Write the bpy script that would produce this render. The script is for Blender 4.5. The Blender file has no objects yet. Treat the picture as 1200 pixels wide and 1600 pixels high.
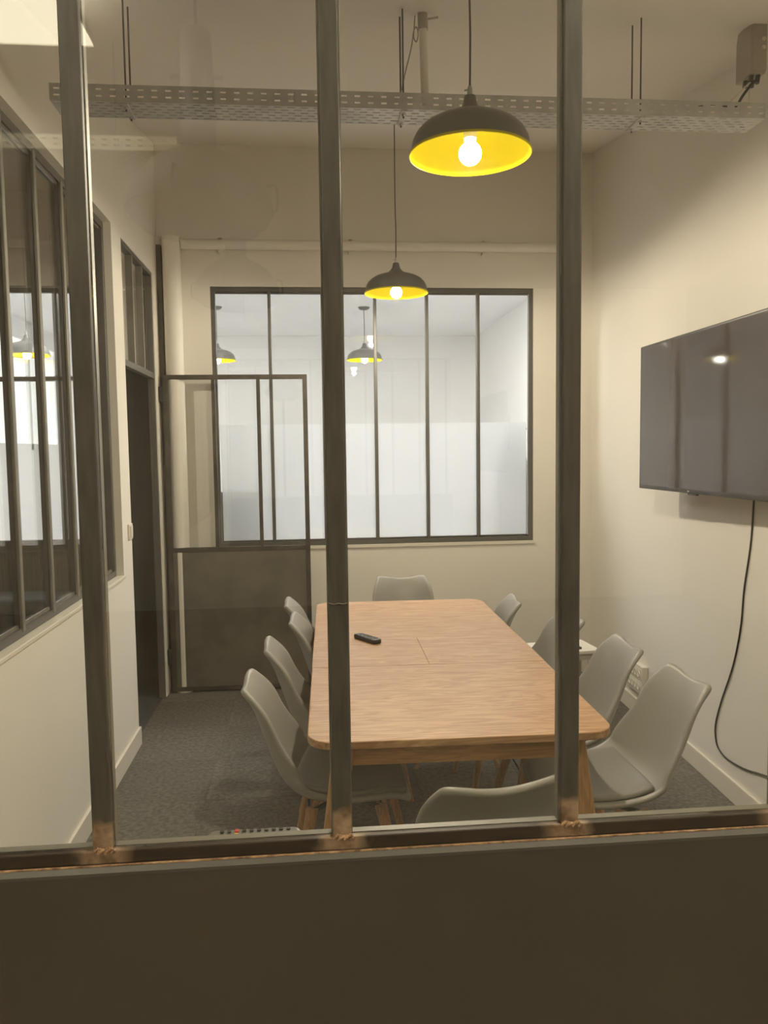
import bpy, bmesh, math, random
from mathutils import Vector, Matrix
random.seed(7)
PI = math.pi
COL = bpy.context.scene.collection
SC = bpy.context.scene

# ------------------------------------------------------------------ camera
cam_d = bpy.data.cameras.new('camera')
cam = bpy.data.objects.new('camera', cam_d); COL.objects.link(cam)
cam_d.sensor_fit = 'VERTICAL'; cam_d.sensor_height = 36.0
cam_d.lens = 36.0 * 1245.0 / 1600.0
cam_d.clip_start = 0.02
R = Matrix(((0.99554832, 0.02051965, -0.0919918),
            (-0.09329482, 0.0757522, -0.99275258),
            (-0.01340236, 0.99691552, 0.07732936)))
cam.matrix_world = Matrix.Translation((0, 0, 1.6)) @ R.to_4x4()
SC.camera = cam

# ------------------------------------------------------------------ world, exposure
w = bpy.data.worlds.new('world'); SC.world = w; w.use_nodes = True
w.node_tree.nodes['Background'].inputs[0].default_value = (1.0, 0.93, 0.82, 1)
w.node_tree.nodes['Background'].inputs[1].default_value = 0.02
SC.view_settings.view_transform = 'Standard'
SC.view_settings.look = 'None'
SC.view_settings.gamma = 1
SC.view_settings.use_curve_mapping = False
SC.view_settings.exposure = 0.08
SC.cycles.use_denoising = True
SC.cycles.max_bounces = 12
SC.cycles.diffuse_bounces = 6
SC.cycles.transparent_max_bounces = 32
SC.cycles.sample_clamp_indirect = 6.0
SC.cycles.caustics_reflective = False
SC.cycles.caustics_refractive = False

BULB = 26.0           # radiance of the frosted bulb of a room pendant
BEAM = 65.0           # watts of its light into the room
BEAM_UP = 1.0
LED = 6.6             # radiance of the corridor ceiling panel

# ------------------------------------------------------------------ materials
def nt(name):
    m = bpy.data.materials.new(name); m.use_nodes = True
    return m, m.node_tree, m.node_tree.nodes['Principled BSDF']

def mat(name, col, rough=0.6, metal=0.0, spec=0.5, var=0.0, scale=20.0, bump=0.0, bscale=150.0, col2=None, stretch=None, detail=4.0, coat=0.0):
    m, t, b = nt(name)
    b.inputs['Base Color'].default_value = (*col, 1)
    b.inputs['Roughness'].default_value = rough
    b.inputs['Metallic'].default_value = metal
    b.inputs['Specular IOR Level'].default_value = spec
    b.inputs['Coat Weight'].default_value = coat
    tc = t.nodes.new('ShaderNodeTexCoord')
    src = tc.outputs['Object']
    if stretch:
        mp = t.nodes.new('ShaderNodeMapping'); mp.inputs['Scale'].default_value = stretch
        t.links.new(src, mp.inputs[0]); src = mp.outputs[0]
    if var > 0 or col2:
        n = t.nodes.new('ShaderNodeTexNoise'); n.inputs['Scale'].default_value = scale
        n.inputs['Detail'].default_value = detail; n.inputs['Roughness'].default_value = 0.6
        t.links.new(src, n.inputs['Vector'])
        r = t.nodes.new('ShaderNodeValToRGB')
        c2 = col2 or tuple(c * (1 - var) for c in col)
        c1 = col if col2 else tuple(min(1, c * (1 + var)) for c in col)
        r.color_ramp.elements[0].position = 0.35; r.color_ramp.elements[1].position = 0.65
        r.color_ramp.elements[0].color = (*c2, 1); r.color_ramp.elements[1].color = (*c1, 1)
        t.links.new(n.outputs[0], r.inputs[0]); t.links.new(r.outputs[0], b.inputs['Base Color'])
    if bump > 0:
        n2 = t.nodes.new('ShaderNodeTexNoise'); n2.inputs['Scale'].default_value = bscale; n2.inputs['Detail'].default_value = 3
        t.links.new(src, n2.inputs['Vector'])
        bp = t.nodes.new('ShaderNodeBump'); bp.inputs['Strength'].default_value = bump; bp.inputs['Distance'].default_value = 0.003
        t.links.new(n2.outputs[0], bp.inputs['Height']); t.links.new(bp.outputs[0], b.inputs['Normal'])
    return m

def glass_mat(name, tint=(0.99, 0.992, 0.99), ior=1.5):
    m = bpy.data.materials.new(name); m.use_nodes = True; t = m.node_tree
    for n in list(t.nodes): t.nodes.remove(n)
    out = t.nodes.new('ShaderNodeOutputMaterial')
    tr = t.nodes.new('ShaderNodeBsdfTransparent'); tr.inputs[0].default_value = (*tint, 1)
    gl = t.nodes.new('ShaderNodeBsdfGlossy'); gl.inputs['Roughness'].default_value = 0.0
    gl.inputs[0].default_value = (1, 1, 1, 1)
    g = t.nodes.new('ShaderNodeNewGeometry')
    mm = t.nodes.new('ShaderNodeMapRange')      # a thin pane: the same reflectance from both faces
    mm.inputs['To Min'].default_value = ior; mm.inputs['To Max'].default_value = 1.0 / ior
    t.links.new(g.outputs['Backfacing'], mm.inputs['Value'])
    f = t.nodes.new('ShaderNodeFresnel'); t.links.new(mm.outputs[0], f.inputs['IOR'])
    mx = t.nodes.new('ShaderNodeMixShader')
    t.links.new(f.outputs[0], mx.inputs[0]); t.links.new(tr.outputs[0], mx.inputs[1]); t.links.new(gl.outputs[0], mx.inputs[2])
    t.links.new(mx.outputs[0], out.inputs[0])
    return m

def emit(name, col, strength, ):
    m, t, b = nt(name)
    b.inputs['Base Color'].default_value = (0.8, 0.8, 0.8, 1)
    b.inputs['Emission Color'].default_value = (*col, 1)
    b.inputs['Emission Strength'].default_value = strength
    return m

def wood(name, dark, light, axis=(1.0, 9.0, 9.0), rough=0.45, scale=2.2, coat=0.0, bands=6.0):
    m, t, b = nt(name)
    tc = t.nodes.new('ShaderNodeTexCoord')
    mp = t.nodes.new('ShaderNodeMapping'); mp.inputs['Scale'].default_value = axis
    t.links.new(tc.outputs['Object'], mp.inputs[0])
    n = t.nodes.new('ShaderNodeTexNoise'); n.inputs['Scale'].default_value = scale; n.inputs['Detail'].default_value = 6
    n.inputs['Distortion'].default_value = 1.2
    t.links.new(mp.outputs[0], n.inputs['Vector'])
    wv = t.nodes.new('ShaderNodeMath'); wv.operation = 'MULTIPLY'; wv.inputs[1].default_value = bands * 6.28
    t.links.new(n.outputs[0], wv.inputs[0])
    sn = t.nodes.new('ShaderNodeMath'); sn.operation = 'SINE'; t.links.new(wv.outputs[0], sn.inputs[0])
    mp2 = t.nodes.new('ShaderNodeMapping'); mp2.inputs['Scale'].default_value = tuple(a * 7 if a > 2 else a * 2 for a in axis)
    t.links.new(tc.outputs['Object'], mp2.inputs[0])
    n2 = t.nodes.new('ShaderNodeTexNoise'); n2.inputs['Scale'].default_value = 3.0; n2.inputs['Detail'].default_value = 5
    t.links.new(mp2.outputs[0], n2.inputs['Vector'])
    a = t.nodes.new('ShaderNodeMath'); a.operation = 'MULTIPLY_ADD'; a.inputs[1].default_value = 0.13
    t.links.new(sn.outputs[0], a.inputs[0]); t.links.new(n2.outputs[0], a.inputs[2])
    r = t.nodes.new('ShaderNodeValToRGB')
    r.color_ramp.elements[0].position = 0.3; r.color_ramp.elements[1].position = 0.72
    r.color_ramp.elements[0].color = (*dark, 1); r.color_ramp.elements[1].color = (*light, 1)
    t.links.new(a.outputs[0], r.inputs[0]); t.links.new(r.outputs[0], b.inputs['Base Color'])
    b.inputs['Roughness'].default_value = rough; b.inputs['Coat Weight'].default_value = coat
    b.inputs['Coat Roughness'].default_value = 0.25
    bp = t.nodes.new('ShaderNodeBump'); bp.inputs['Strength'].default_value = 0.15; bp.inputs['Distance'].default_value = 0.001
    t.links.new(a.outputs[0], bp.inputs['Height']); t.links.new(bp.outputs[0], b.inputs['Normal'])
    return m

M = {}
M['wall'] = mat('warm_white_paint', (0.80, 0.768, 0.705), 0.75, var=0.02, scale=1.5, bump=0.08, bscale=90)
M['ceil'] = mat('ceiling_paint', (0.82, 0.775, 0.72), 0.85, var=0.02, scale=1.2, bump=0.08, bscale=60)
M['trim'] = mat('skirting_paint', (0.74, 0.70, 0.61), 0.45, bump=0.03)
M['white2'] = mat('office_white_paint', (0.85, 0.845, 0.845), 0.8, bump=0.04, bscale=80)
M['office_floor'] = mat('office_floor_lino', (0.55, 0.55, 0.56), 0.7, var=0.06, scale=4)
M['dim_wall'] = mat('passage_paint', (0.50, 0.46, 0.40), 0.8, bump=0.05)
M['carpet_a'] = mat('carpet_pile_grey', (0.178, 0.168, 0.150), 1.0, spec=0.1, col2=(0.094, 0.090, 0.083), scale=52, bump=1.0, bscale=330, detail=12)
M['carpet_b'] = mat('carpet_pile_lighter', (0.196, 0.186, 0.166), 1.0, spec=0.1, col2=(0.104, 0.099, 0.090), scale=45, bump=1.0, bscale=330, detail=12)
M['subfloor'] = mat('subfloor', (0.09, 0.085, 0.08), 1.0, spec=0.1, bump=0.4)
M['corridor_floor'] = mat('corridor_floor_vinyl', (0.40, 0.36, 0.30), 0.7, var=0.06, scale=3)
M['dark_carpet'] = mat('passage_carpet', (0.07, 0.075, 0.085), 1.0, spec=0.1, var=0.1, scale=30, bump=0.5, bscale=300)
M['window_steel'] = mat('painted_window_steel', (0.095, 0.093, 0.085), 0.42, spec=0.5, var=0.08, scale=14)
M['bead_steel'] = mat('lighter_glazing_bead', (0.22, 0.21, 0.18), 0.4, metal=0.35, var=0.15, scale=25, stretch=(1, 1, 0.2))
M['sealant'] = mat('greyish_glazing_sealant', (0.20, 0.19, 0.16), 0.4)
M['glass'] = glass_mat('clear_glass')
M['glass_front'] = glass_mat('partition_glass', (0.965, 0.975, 0.955), 1.62)
M['yellow'] = mat('yellow_enamel', (0.62, 0.53, 0.012), 0.35, spec=0.15)
M['shade_grey'] = mat('dark_grey_shade_enamel', (0.14, 0.135, 0.13), 0.32, spec=0.5, bump=0.05, bscale=200)
M['cord'] = mat('grey_textile_cord', (0.10, 0.095, 0.09), 0.8)
M['black'] = mat('black_plastic', (0.012, 0.012, 0.012), 0.35)
M['black_matt'] = mat('black_rubber', (0.015, 0.014, 0.013), 0.6)
M['galv'] = mat('galvanised_steel', (0.52, 0.53, 0.52), 0.5, metal=0.0, var=0.12, scale=9, bump=0.05)
M['galv_light'] = mat('pale_galvanised_steel', (0.62, 0.60, 0.52), 0.45, metal=0.1, var=0.08, scale=9)
M['chair'] = mat('grey_chair_shell', (0.300, 0.292, 0.265), 0.42, spec=0.5, bump=0.04, bscale=500)
M['pad'] = mat('grey_chair_cushion', (0.215, 0.208, 0.188), 0.55, spec=0.4, bump=0.1, bscale=350)
M['table'] = wood('oak_table_top', (0.33, 0.165, 0.068), (0.54, 0.335, 0.170), (1.1, 11.0, 4.0), rough=0.42)
M['oak'] = wood('oak_apron_and_leg', (0.36, 0.18, 0.062), (0.56, 0.31, 0.12), (1.2, 9.0, 9.0), rough=0.42)
M['oak_v'] = wood('oak_leg_grain', (0.36, 0.18, 0.062), (0.56, 0.31, 0.12), (9.0, 9.0, 1.2), rough=0.42)
M['leg_wood'] = wood('beech_chair_leg', (0.30, 0.14, 0.055), (0.46, 0.235, 0.095), (12.0, 12.0, 1.5), rough=0.45)
M['plastic_white'] = mat('white_plastic', (0.70, 0.67, 0.60), 0.4)
M['plastic_grey'] = mat('grey_box_plastic', (0.40, 0.36, 0.31), 0.5, var=0.05, scale=10)
M['grey_remote'] = mat('silver_grey_plastic', (0.16, 0.155, 0.145), 0.4, metal=0.2)
M['red'] = mat('red_button', (0.65, 0.05, 0.03), 0.4)
M['amber'] = mat('amber_button', (0.70, 0.42, 0.06), 0.4)
M['tv_bezel'] = mat('tv_bezel_plastic', (0.022, 0.019, 0.017), 0.4)
M['screen'] = mat('dark_glossy_screen', (0.060, 0.046, 0.040), 0.055, spec=0.55)
M['bulb'] = emit('lit_bulb', (1.0, 0.84, 0.60), BULB)
M['bulb2'] = emit('lit_bulb_white_office', (1.0, 0.95, 0.86), 60.0)
M['led'] = emit('lit_corridor_panel', (1.0, 0.90, 0.66), LED)
M['added_led_up'] = emit('added_panel_top_glow', (1.0, 0.90, 0.70), 14.0)  # upward glow added to brighten the corridor ceiling
M['led2'] = emit('added_office_panel', (1.0, 0.985, 0.975), 50.0)  # for the added office panels
M['film_light'] = emit('glowing_frosted_pane', (0.97, 1.0, 0.98), 0.9)  # glow put into the panes in place of a lit room behind
M['door_dark'] = mat('dark_door_laminate', (0.055, 0.050, 0.044), 0.5, var=0.12, scale=5, stretch=(9, 9, 0.6))
M['panel_grey'] = mat('streak_reflection_panel', (0.16, 0.15, 0.135), 0.45, metal=0.3, var=0.25, scale=8, stretch=(14, 14, 0.4))  # vertical streaks paint a reflection into the panel colour
M['slate'] = mat('slate_blue_cloth', (0.085, 0.095, 0.11), 0.8, var=0.06, scale=40)
M['mesh_glass'] = mat('ribbed_lamp_glass', (0.22, 0.195, 0.17), 0.25, bump=0.9, bscale=260)
M['lamp_metal'] = mat('aged_grey_lamp_metal', (0.085, 0.082, 0.074), 0.5, metal=0.1, var=0.2, scale=8)
M['concrete'] = mat('corridor_paint', (0.82, 0.79, 0.74), 0.85, var=0.04, scale=2)

def steel_mat(name, base, dark, kind):
    """bare welded steel: mill scale with scratched brown tint; ground weld patches where post meets rail"""
    m, t, b = nt(name)
    tc = t.nodes.new('ShaderNodeTexCoord')
    mp = t.nodes.new('ShaderNodeMapping'); mp.inputs['Scale'].default_value = (30, 30, 4) if kind == 'post' else (5, 30, 30)
    t.links.new(tc.outputs['Object'], mp.inputs[0])
    n = t.nodes.new('ShaderNodeTexNoise'); n.inputs['Scale'].default_value = 3.0; n.inputs['Detail'].default_value = 7
    t.links.new(mp.outputs[0], n.inputs['Vector'])
    r = t.nodes.new('ShaderNodeValToRGB')
    r.color_ramp.elements[0].position = 0.32; r.color_ramp.elements[1].position = 0.68
    r.color_ramp.elements[0].color = (*dark, 1); r.color_ramp.elements[1].color = (*base, 1)
    t.links.new(n.outputs[0], r.inputs[0])
    # ground patch
    sx = t.nodes.new('ShaderNodeSeparateXYZ'); t.links.new(tc.outputs['Object'], sx.inputs[0])
    nz = t.nodes.new('ShaderNodeTexNoise'); nz.inputs['Scale'].default_value = 45.0; nz.inputs['Detail'].default_value = 4
    t.links.new(tc.outputs['Object'], nz.inputs['Vector'])
    if kind == 'post':
        ma = t.nodes.new('ShaderNodeMath'); ma.operation = 'MULTIPLY_ADD'; ma.inputs[1].default_value = 0.03
        t.links.new(nz.outputs[0], ma.inputs[0]); t.links.new(sx.outputs['Z'], ma.inputs[2])
        mr = t.nodes.new('ShaderNodeMapRange'); mr.inputs['From Min'].default_value = 1.110; mr.inputs['From Max'].default_value = 1.100
        t.links.new(ma.outputs[0], mr.inputs['Value']); mask = mr.outputs[0]
    else:
        # distance in x to the nearest post
        mod = t.nodes.new('ShaderNodeMath'); mod.operation = 'ADD'; mod.inputs[1].default_value = 0.297 + 0.333 * 6 + 0.1665
        t.links.new(sx.outputs['X'], mod.inputs[0])
        m2 = t.nodes.new('ShaderNodeMath'); m2.operation = 'MODULO'; m2.inputs[1].default_value = 0.333
        t.links.new(mod.outputs[0], m2.inputs[0])
        m3 = t.nodes.new('ShaderNodeMath'); m3.operation = 'SUBTRACT'; m3.inputs[1].default_value = 0.1665
        t.links.new(m2.outputs[0], m3.inputs[0])
        m4 = t.nodes.new('ShaderNodeMath'); m4.operation = 'ABSOLUTE'; t.links.new(m3.outputs[0], m4.inputs[0])
        ma = t.nodes.new('ShaderNodeMath'); ma.operation = 'MULTIPLY_ADD'; ma.inputs[1].default_value = 0.045
        t.links.new(nz.outputs[0], ma.inputs[0]); t.links.new(m4.outputs[0], ma.inputs[2])
        mr = t.nodes.new('ShaderNodeMapRange'); mr.inputs['From Min'].default_value = 0.066; mr.inputs['From Max'].default_value = 0.045
        t.links.new(ma.outputs[0], mr.inputs['Value']); mask = mr.outputs[0]
    gr = t.nodes.new('ShaderNodeValToRGB')
    gr.color_ramp.elements[0].color = (0.13, 0.080, 0.048, 1); gr.color_ramp.elements[1].color = (0.34, 0.245, 0.165, 1)
    gr.color_ramp.elements[0].position = 0.35; gr.color_ramp.elements[1].position = 0.65
    t.links.new(nz.outputs[0], gr.inputs[0])
    mx = t.nodes.new('ShaderNodeMix'); mx.data_type = 'RGBA'
    t.links.new(mask, mx.inputs['Factor']); t.links.new(r.outputs[0], mx.inputs[6]); t.links.new(gr.outputs[0], mx.inputs[7])
    t.links.new(mx.outputs[2], b.inputs['Base Color'])
    b.inputs['Metallic'].default_value = 0.1; b.inputs['Roughness'].default_value = 0.5
    bp = t.nodes.new('ShaderNodeBump'); bp.inputs['Strength'].default_value = 0.25; bp.inputs['Distance'].default_value = 0.001
    t.links.new(n.outputs[0], bp.inputs['Height']); t.links.new(bp.outputs[0], b.inputs['Normal'])
    return m
M['post_steel'] = steel_mat('bare_steel_post', (0.078, 0.073, 0.060), (0.050, 0.046, 0.037), 'post')
M['rail_steel'] = steel_mat('bare_steel_rail', (0.042, 0.029, 0.018), (0.026, 0.018, 0.012), 'rail')
M['door_steel'] = mat('bare_welded_door_steel', (0.10, 0.085, 0.066), 0.45, metal=0.3, col2=(0.042, 0.038, 0.034), scale=9)
M['door_panel'] = mat('dark_steel_sheet', (0.175, 0.155, 0.122), 0.38, metal=0.1, col2=(0.115, 0.104, 0.085), scale=5, spec=0.45)
M['sheet'] = mat('matt_brown_steel_sheet', (0.058, 0.049, 0.036), 0.62, var=0.06, scale=3, bump=0.12, bscale=500)
M['sheet_edge'] = mat('folded_sheet_edge', (0.085, 0.080, 0.070), 0.45, metal=0.2)
M['rust_line'] = mat('bright_ground_edge', (0.52, 0.34, 0.20), 0.5, col2=(0.16, 0.09, 0.05), scale=60, stretch=(1, 1, 1))

def frost_mat():
    m = bpy.data.materials.new('frosted_film'); m.use_nodes = True; t = m.node_tree
    for n in list(t.nodes): t.nodes.remove(n)
    out = t.nodes.new('ShaderNodeOutputMaterial')
    tl = t.nodes.new('ShaderNodeBsdfTranslucent'); tl.inputs[0].default_value = (0.93, 0.94, 0.95, 1)
    df = t.nodes.new('ShaderNodeBsdfDiffuse'); df.inputs[0].default_value = (0.85, 0.86, 0.87, 1)
    rf = t.nodes.new('ShaderNodeBsdfRefraction'); rf.inputs['Roughness'].default_value = 0.42; rf.inputs['IOR'].default_value = 1.3
    rf.inputs[0].default_value = (0.97, 0.97, 0.98, 1)
    a = t.nodes.new('ShaderNodeMixShader'); a.inputs[0].default_value = 0.5
    t.links.new(tl.outputs[0], a.inputs[1]); t.links.new(rf.outputs[0], a.inputs[2])
    b = t.nodes.new('ShaderNodeMixShader'); b.inputs[0].default_value = 0.08
    t.links.new(a.outputs[0], b.inputs[1]); t.links.new(df.outputs[0], b.inputs[2])
    t.links.new(b.outputs[0], out.inputs[0])
    return m
M['frost'] = frost_mat()

# ------------------------------------------------------------------ mesh helpers
class MB:
    def __init__(s): s.v = []; s.f = []
    def add(s, vs, fs):
        o = len(s.v); s.v += [tuple(v) for v in vs]; s.f += [tuple(i + o for i in f) for f in fs]
    def box(s, x0, x1, y0, y1, z0, z1):
        s.add([(x0,y0,z0),(x1,y0,z0),(x1,y1,z0),(x0,y1,z0),(x0,y0,z1),(x1,y0,z1),(x1,y1,z1),(x0,y1,z1)],
              [(0,3,2,1),(4,5,6,7),(0,1,5,4),(1,2,6,5),(2,3,7,6),(3,0,4,7)])
        return s
    def yz(s, pts, x0, x1):            # polygon in the YZ plane (counter-clockwise seen from +X) pulled out along X
        n = len(pts)
        s.add([(x0, y, z) for y, z in pts] + [(x1, y, z) for y, z in pts],
              [tuple(range(n))[::-1], tuple(range(n, 2*n))] + [(i, (i+1) % n, n + (i+1) % n, n + i) for i in range(n)])
        return s
    def xy(s, pts, z0, z1):
        n = len(pts)
        s.add([(x, y, z0) for x, y in pts] + [(x, y, z1) for x, y in pts],
              [tuple(range(n))[::-1], tuple(range(n, 2*n))] + [(i, (i+1) % n, n + (i+1) % n, n + i) for i in range(n)])
        return s
    def bar(s, p, q, r0, r1=None, n=10, twist=0.0, sq=False):
        p = Vector(p); q = Vector(q); r1 = r0 if r1 is None else r1
        d = (q - p).normalized(); up = Vector((0, 0, 1)) if abs(d.z) < 0.95 else Vector((1, 0, 0))
        a = d.cross(up).normalized(); b = d.cross(a).normalized()
        if sq: n = 4; twist += PI / 4
        vs = []
        for c, r in ((p, r0), (q, r1)):
            for i in range(n):
                t = 2*PI*i/n + twist
                vs.append(c + (a*math.cos(t) + b*math.sin(t)) * r)
        fs = [(i, (i+1) % n, n + (i+1) % n, n + i) for i in range(n)] + [tuple(range(n))[::-1], tuple(range(n, 2*n))]
        s.add(vs, fs); return s
    def tube(s, pts, r, n=8, res=6):
        P = [Vector(p) for p in pts]; Q = []
        for i in range(len(P) - 1):
            p0 = P[max(i-1, 0)]; p1 = P[i]; p2 = P[i+1]; p3 = P[min(i+2, len(P)-1)]
            for k in range(res):
                t = k / res
                Q.append(0.5 * ((2*p1) + (p2-p0)*t + (2*p0-5*p1+4*p2-p3)*t*t + (3*p1-p0-3*p2+p3)*t**3))
        Q.append(P[-1]); vs = []; ref = None
        for i, c in enumerate(Q):
            d = (Q[min(i+1, len(Q)-1)] - Q[max(i-1, 0)]).normalized()
            if ref is None:
                ref = d.cross(Vector((0.3, 0.5, 1))).normalized()
            a = (ref - d * ref.dot(d)).normalized(); ref = a; b = d.cross(a)
            for k in range(n):
                t = 2*PI*k/n; vs.append(c + (a*math.cos(t) + b*math.sin(t)) * r)
        fs = []
        for i in range(len(Q)-1):
            for k in range(n):
                fs.append((i*n+k, i*n+(k+1) % n, (i+1)*n+(k+1) % n, (i+1)*n+k))
        fs += [tuple(range(n))[::-1], tuple((len(Q)-1)*n + k for k in range(n))]
        s.add(vs, fs); return s
    def lathe(s, prof, c=(0, 0, 0), n=40):
        vs = []; fs = []
        for r, z in prof:
            for k in range(n):
                t = 2*PI*k/n; vs.append((c[0] + r*math.cos(t), c[1] + r*math.sin(t), c[2] + z))
        for i in range(len(prof)-1):
            for k in range(n):
                fs.append((i*n+k, i*n+(k+1) % n, (i+1)*n+(k+1) % n, (i+1)*n+k))
        s.add(vs, fs); return s
    def build(s, name, m, parent=None, smooth=False, bevel=0.0, label=None, kind=None, seg=2):
        me = bpy.data.meshes.new(name); me.from_pydata([tuple(v) for v in s.v], [], s.f); me.update()
        bm = bmesh.new(); bm.from_mesh(me)
        bmesh.ops.remove_doubles(bm, verts=bm.verts, dist=1e-6)
        bmesh.ops.recalc_face_normals(bm, faces=bm.faces)
        bm.to_mesh(me); bm.free()
        me.materials.append(m)
        o = bpy.data.objects.new(name, me); COL.objects.link(o)
        if smooth:
            for p in me.polygons: p.use_smooth = True
            me.set_sharp_from_angle(angle=math.radians(40))
        if bevel > 0:
            b = o.modifiers.new('bevel', 'BEVEL'); b.width = bevel; b.segments = seg; b.limit_method = 'ANGLE'
        if parent is not None: o.parent = parent
        if label: o['label'] = label
        if kind: o['kind'] = kind
        return o

def rrect(x0, x1, y0, y1, r, n=8, corners=(1, 1, 1, 1)):
    pts = []
    for i, (cx, cy, a) in enumerate(((x1-r, y0+r, -PI/2), (x1-r, y1-r, 0), (x0+r, y1-r, PI/2), (x0+r, y0+r, PI))):
        if corners[i]:
            for k in range(n+1):
                t = a + PI/2*k/n; pts.append((cx + r*math.cos(t), cy + r*math.sin(t)))
        else:
            pts.append(((x1, y0), (x1, y1), (x0, y1), (x0, y0))[i])
    return pts

def empty(name, loc=(0, 0, 0), rz=0.0):
    o = bpy.data.objects.new(name, None); COL.objects.link(o); o.location = loc; o.rotation_euler = (0, 0, rz)
    o.empty_display_size = 0.05
    return o
def tag(o, label, cat, group=None):
    o['label'] = label; o['category'] = cat
    if group: o['group'] = group
    return o
def struct(o):
    o['kind'] = 'structure'; return o
def local(parent, o):                      # mesh written in world coordinates, parent moved/unrotated
    o.matrix_parent_inverse = parent.matrix_world.inverted(); return o
def copy_tree(o, parent=None):
    c = o.copy(); COL.objects.link(c)
    if parent is not None: c.parent = parent
    for ch in list(o.children): copy_tree(ch, c)
    return c

def ceil_z(y): return 3.15 + 0.177 * (y - 2.9)
XL, XR0 = -0.965, 1.775
def xr(y): return 1.86 + 0.045 * (y - 3.0)
YF = 5.45            # far wall
YP = 1.10            # partition front face

# ================================================================== STRUCTURE
# ---- floors
fl = struct(MB().box(-1.0, 2.1, 1.1, 5.5, -0.06, -0.006).build('floor', M['subfloor']))
k = 0
for i in range(7):
    for j in range(10):
        x0 = -0.99 + 0.5*i - 0.02; y0 = 1.13 + 0.5*j
        x1 = min(x0 + 0.5, 2.02); y1 = min(y0 + 0.5, 5.47)
        if x0 >= 1.99 or y0 >= 5.44: continue
        MB().box(x0+0.0006, x1-0.0006, y0+0.0006, y1-0.0006, -0.006, 0.0 - random.random()*0.0008).build('carpet_tile', M['carpet_a' if (i+j) % 2 else 'carpet_b'], fl)
struct(MB().box(-2.75, -0.99, 1.1, 5.6, -0.06, 0.0).build('floor_passage', M['dark_carpet']))
struct(MB().box(-3.05, 2.2, 5.61, 10.15, -0.06, 0.0).build('floor_office', M['office_floor']))
struct(MB().box(-4.0, 4.0, -6.0, 1.1, -0.06, 0.0).build('floor_corridor', M['corridor_floor']))
# ---- ceilings
struct(MB().yz([(1.1, ceil_z(1.1)), (5.6, ceil_z(5.6)), (5.6, ceil_z(5.6)+0.1), (1.1, ceil_z(1.1)+0.1)], -1.07, 2.1).build('ceiling', M['ceil']))
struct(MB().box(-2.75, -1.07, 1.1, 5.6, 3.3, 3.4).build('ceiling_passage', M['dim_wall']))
struct(MB().box(-3.05, 2.2, 5.6, 10.2, 3.03, 3.13).build('ceiling_office', M['white2']))
struct(MB().box(-4.0, 4.0, -6.0, 1.13, 3.25, 3.35).build('ceiling_corridor', M['concrete']))
# ---- left wall with window and doorway openings
def lw(mb, y0, y1, z0, z1=None):
    if z1 is None: mb.yz([(y0, z0), (y1, z0), (y1, ceil_z(y1)+0.02), (y0, ceil_z(y0)+0.02)], XL-0.10, XL)
    else: mb.box(XL-0.10, XL, y0, y1, z0, z1)
WY0, WY1, WZ0, WZ1 = 1.50, 4.19, 0.968, 2.755
DY0, DY1, DZ1 = 4.40, 5.25, 2.735
mb = MB(); lw(mb, 1.10, WY0, 0.0); lw(mb, WY0, WY1, 0.0, WZ0); lw(mb, WY0, WY1, WZ1); lw(mb, WY1, DY0, 0.0)
lw(mb, DY0, DY1, DZ1); mb.yz([(DY1, 0), (YF, 0), (YF, ceil_z(YF)+0.02), (DY1, ceil_z(DY1)+0.02)], XL-0.018, XL)
struct(mb.build('wall_left', M['wall']))
# ---- right wall
mb = MB()
for ya, yb in ((1.1, 5.6),):
    xa, xb = xr(ya), xr(yb)
    za, zb = ceil_z(ya)+0.02, ceil_z(yb)+0.02
    mb.add([(xa,ya,0),(xb,yb,0),(xb+0.1,yb,0),(xa+0.1,ya,0),(xa,ya,za),(xb,yb,zb),(xb+0.1,yb,zb),(xa+0.1,ya,za)],
           [(0,3,2,1),(4,5,6,7),(0,1,5,4),(1,2,6,5),(2,3,7,6),(3,0,4,7)])
struct(mb.build('wall_right', M['wall']))
# ---- far wall with the window opening
FX0, FX1, FZ0, FZ1 = -0.632, 1.556, 0.955, 2.695
mb = MB()
mb.box(XL-0.018, FX0, YF, YF+0.15, 0, 3.66); mb.box(FX1, 2.08, YF, YF+0.15, 0, 3.66)
mb.box(FX0, FX1, YF, YF+0.15, 0, FZ0); mb.box(FX0, FX1, YF, YF+0.15, FZ1, 3.66)
struct(mb.build('wall_far', M['wall']))
# ---- office beyond
mb = MB(); mb.box(-3.05, 2.2, 10.1, 10.2, 0, 3.1)
struct(mb.build('wall_office_far', M['white2']))
struct(MB().box(2.13, 2.23, 5.6, 10.2, 0, 3.1).build('wall_office_right', M['white2']))
mb = MB()   # its own white lining on the near side, right of the passage
mb.box(XL-0.018, FX0, YF+0.151, YF+0.16, 0, 3.05); mb.box(FX1, 2.13, YF+0.151, YF+0.16, 0, 3.05)
mb.box(FX0, FX1, YF+0.151, YF+0.16, 0, FZ0); mb.box(FX0, FX1, YF+0.151, YF+0.16, FZ1, 3.05)
struct(mb.build('wall_office_near', M['white2']))
mb = MB()
OW = [(6.1, 1.65, 2.88), ]
mb.box(-3.1, -3.0, 5.6, 10.2, 0, 1.66); mb.box(-3.1, -3.0, 5.6, 10.2, 2.88, 3.1)
mb.box(-3.1, -3.0, 5.6, 6.1, 1.66, 2.88); mb.box(-3.1, -3.0, 9.98, 10.2, 1.66, 2.88)
struct(mb.build('wall_office_left', M['white2']))
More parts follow.
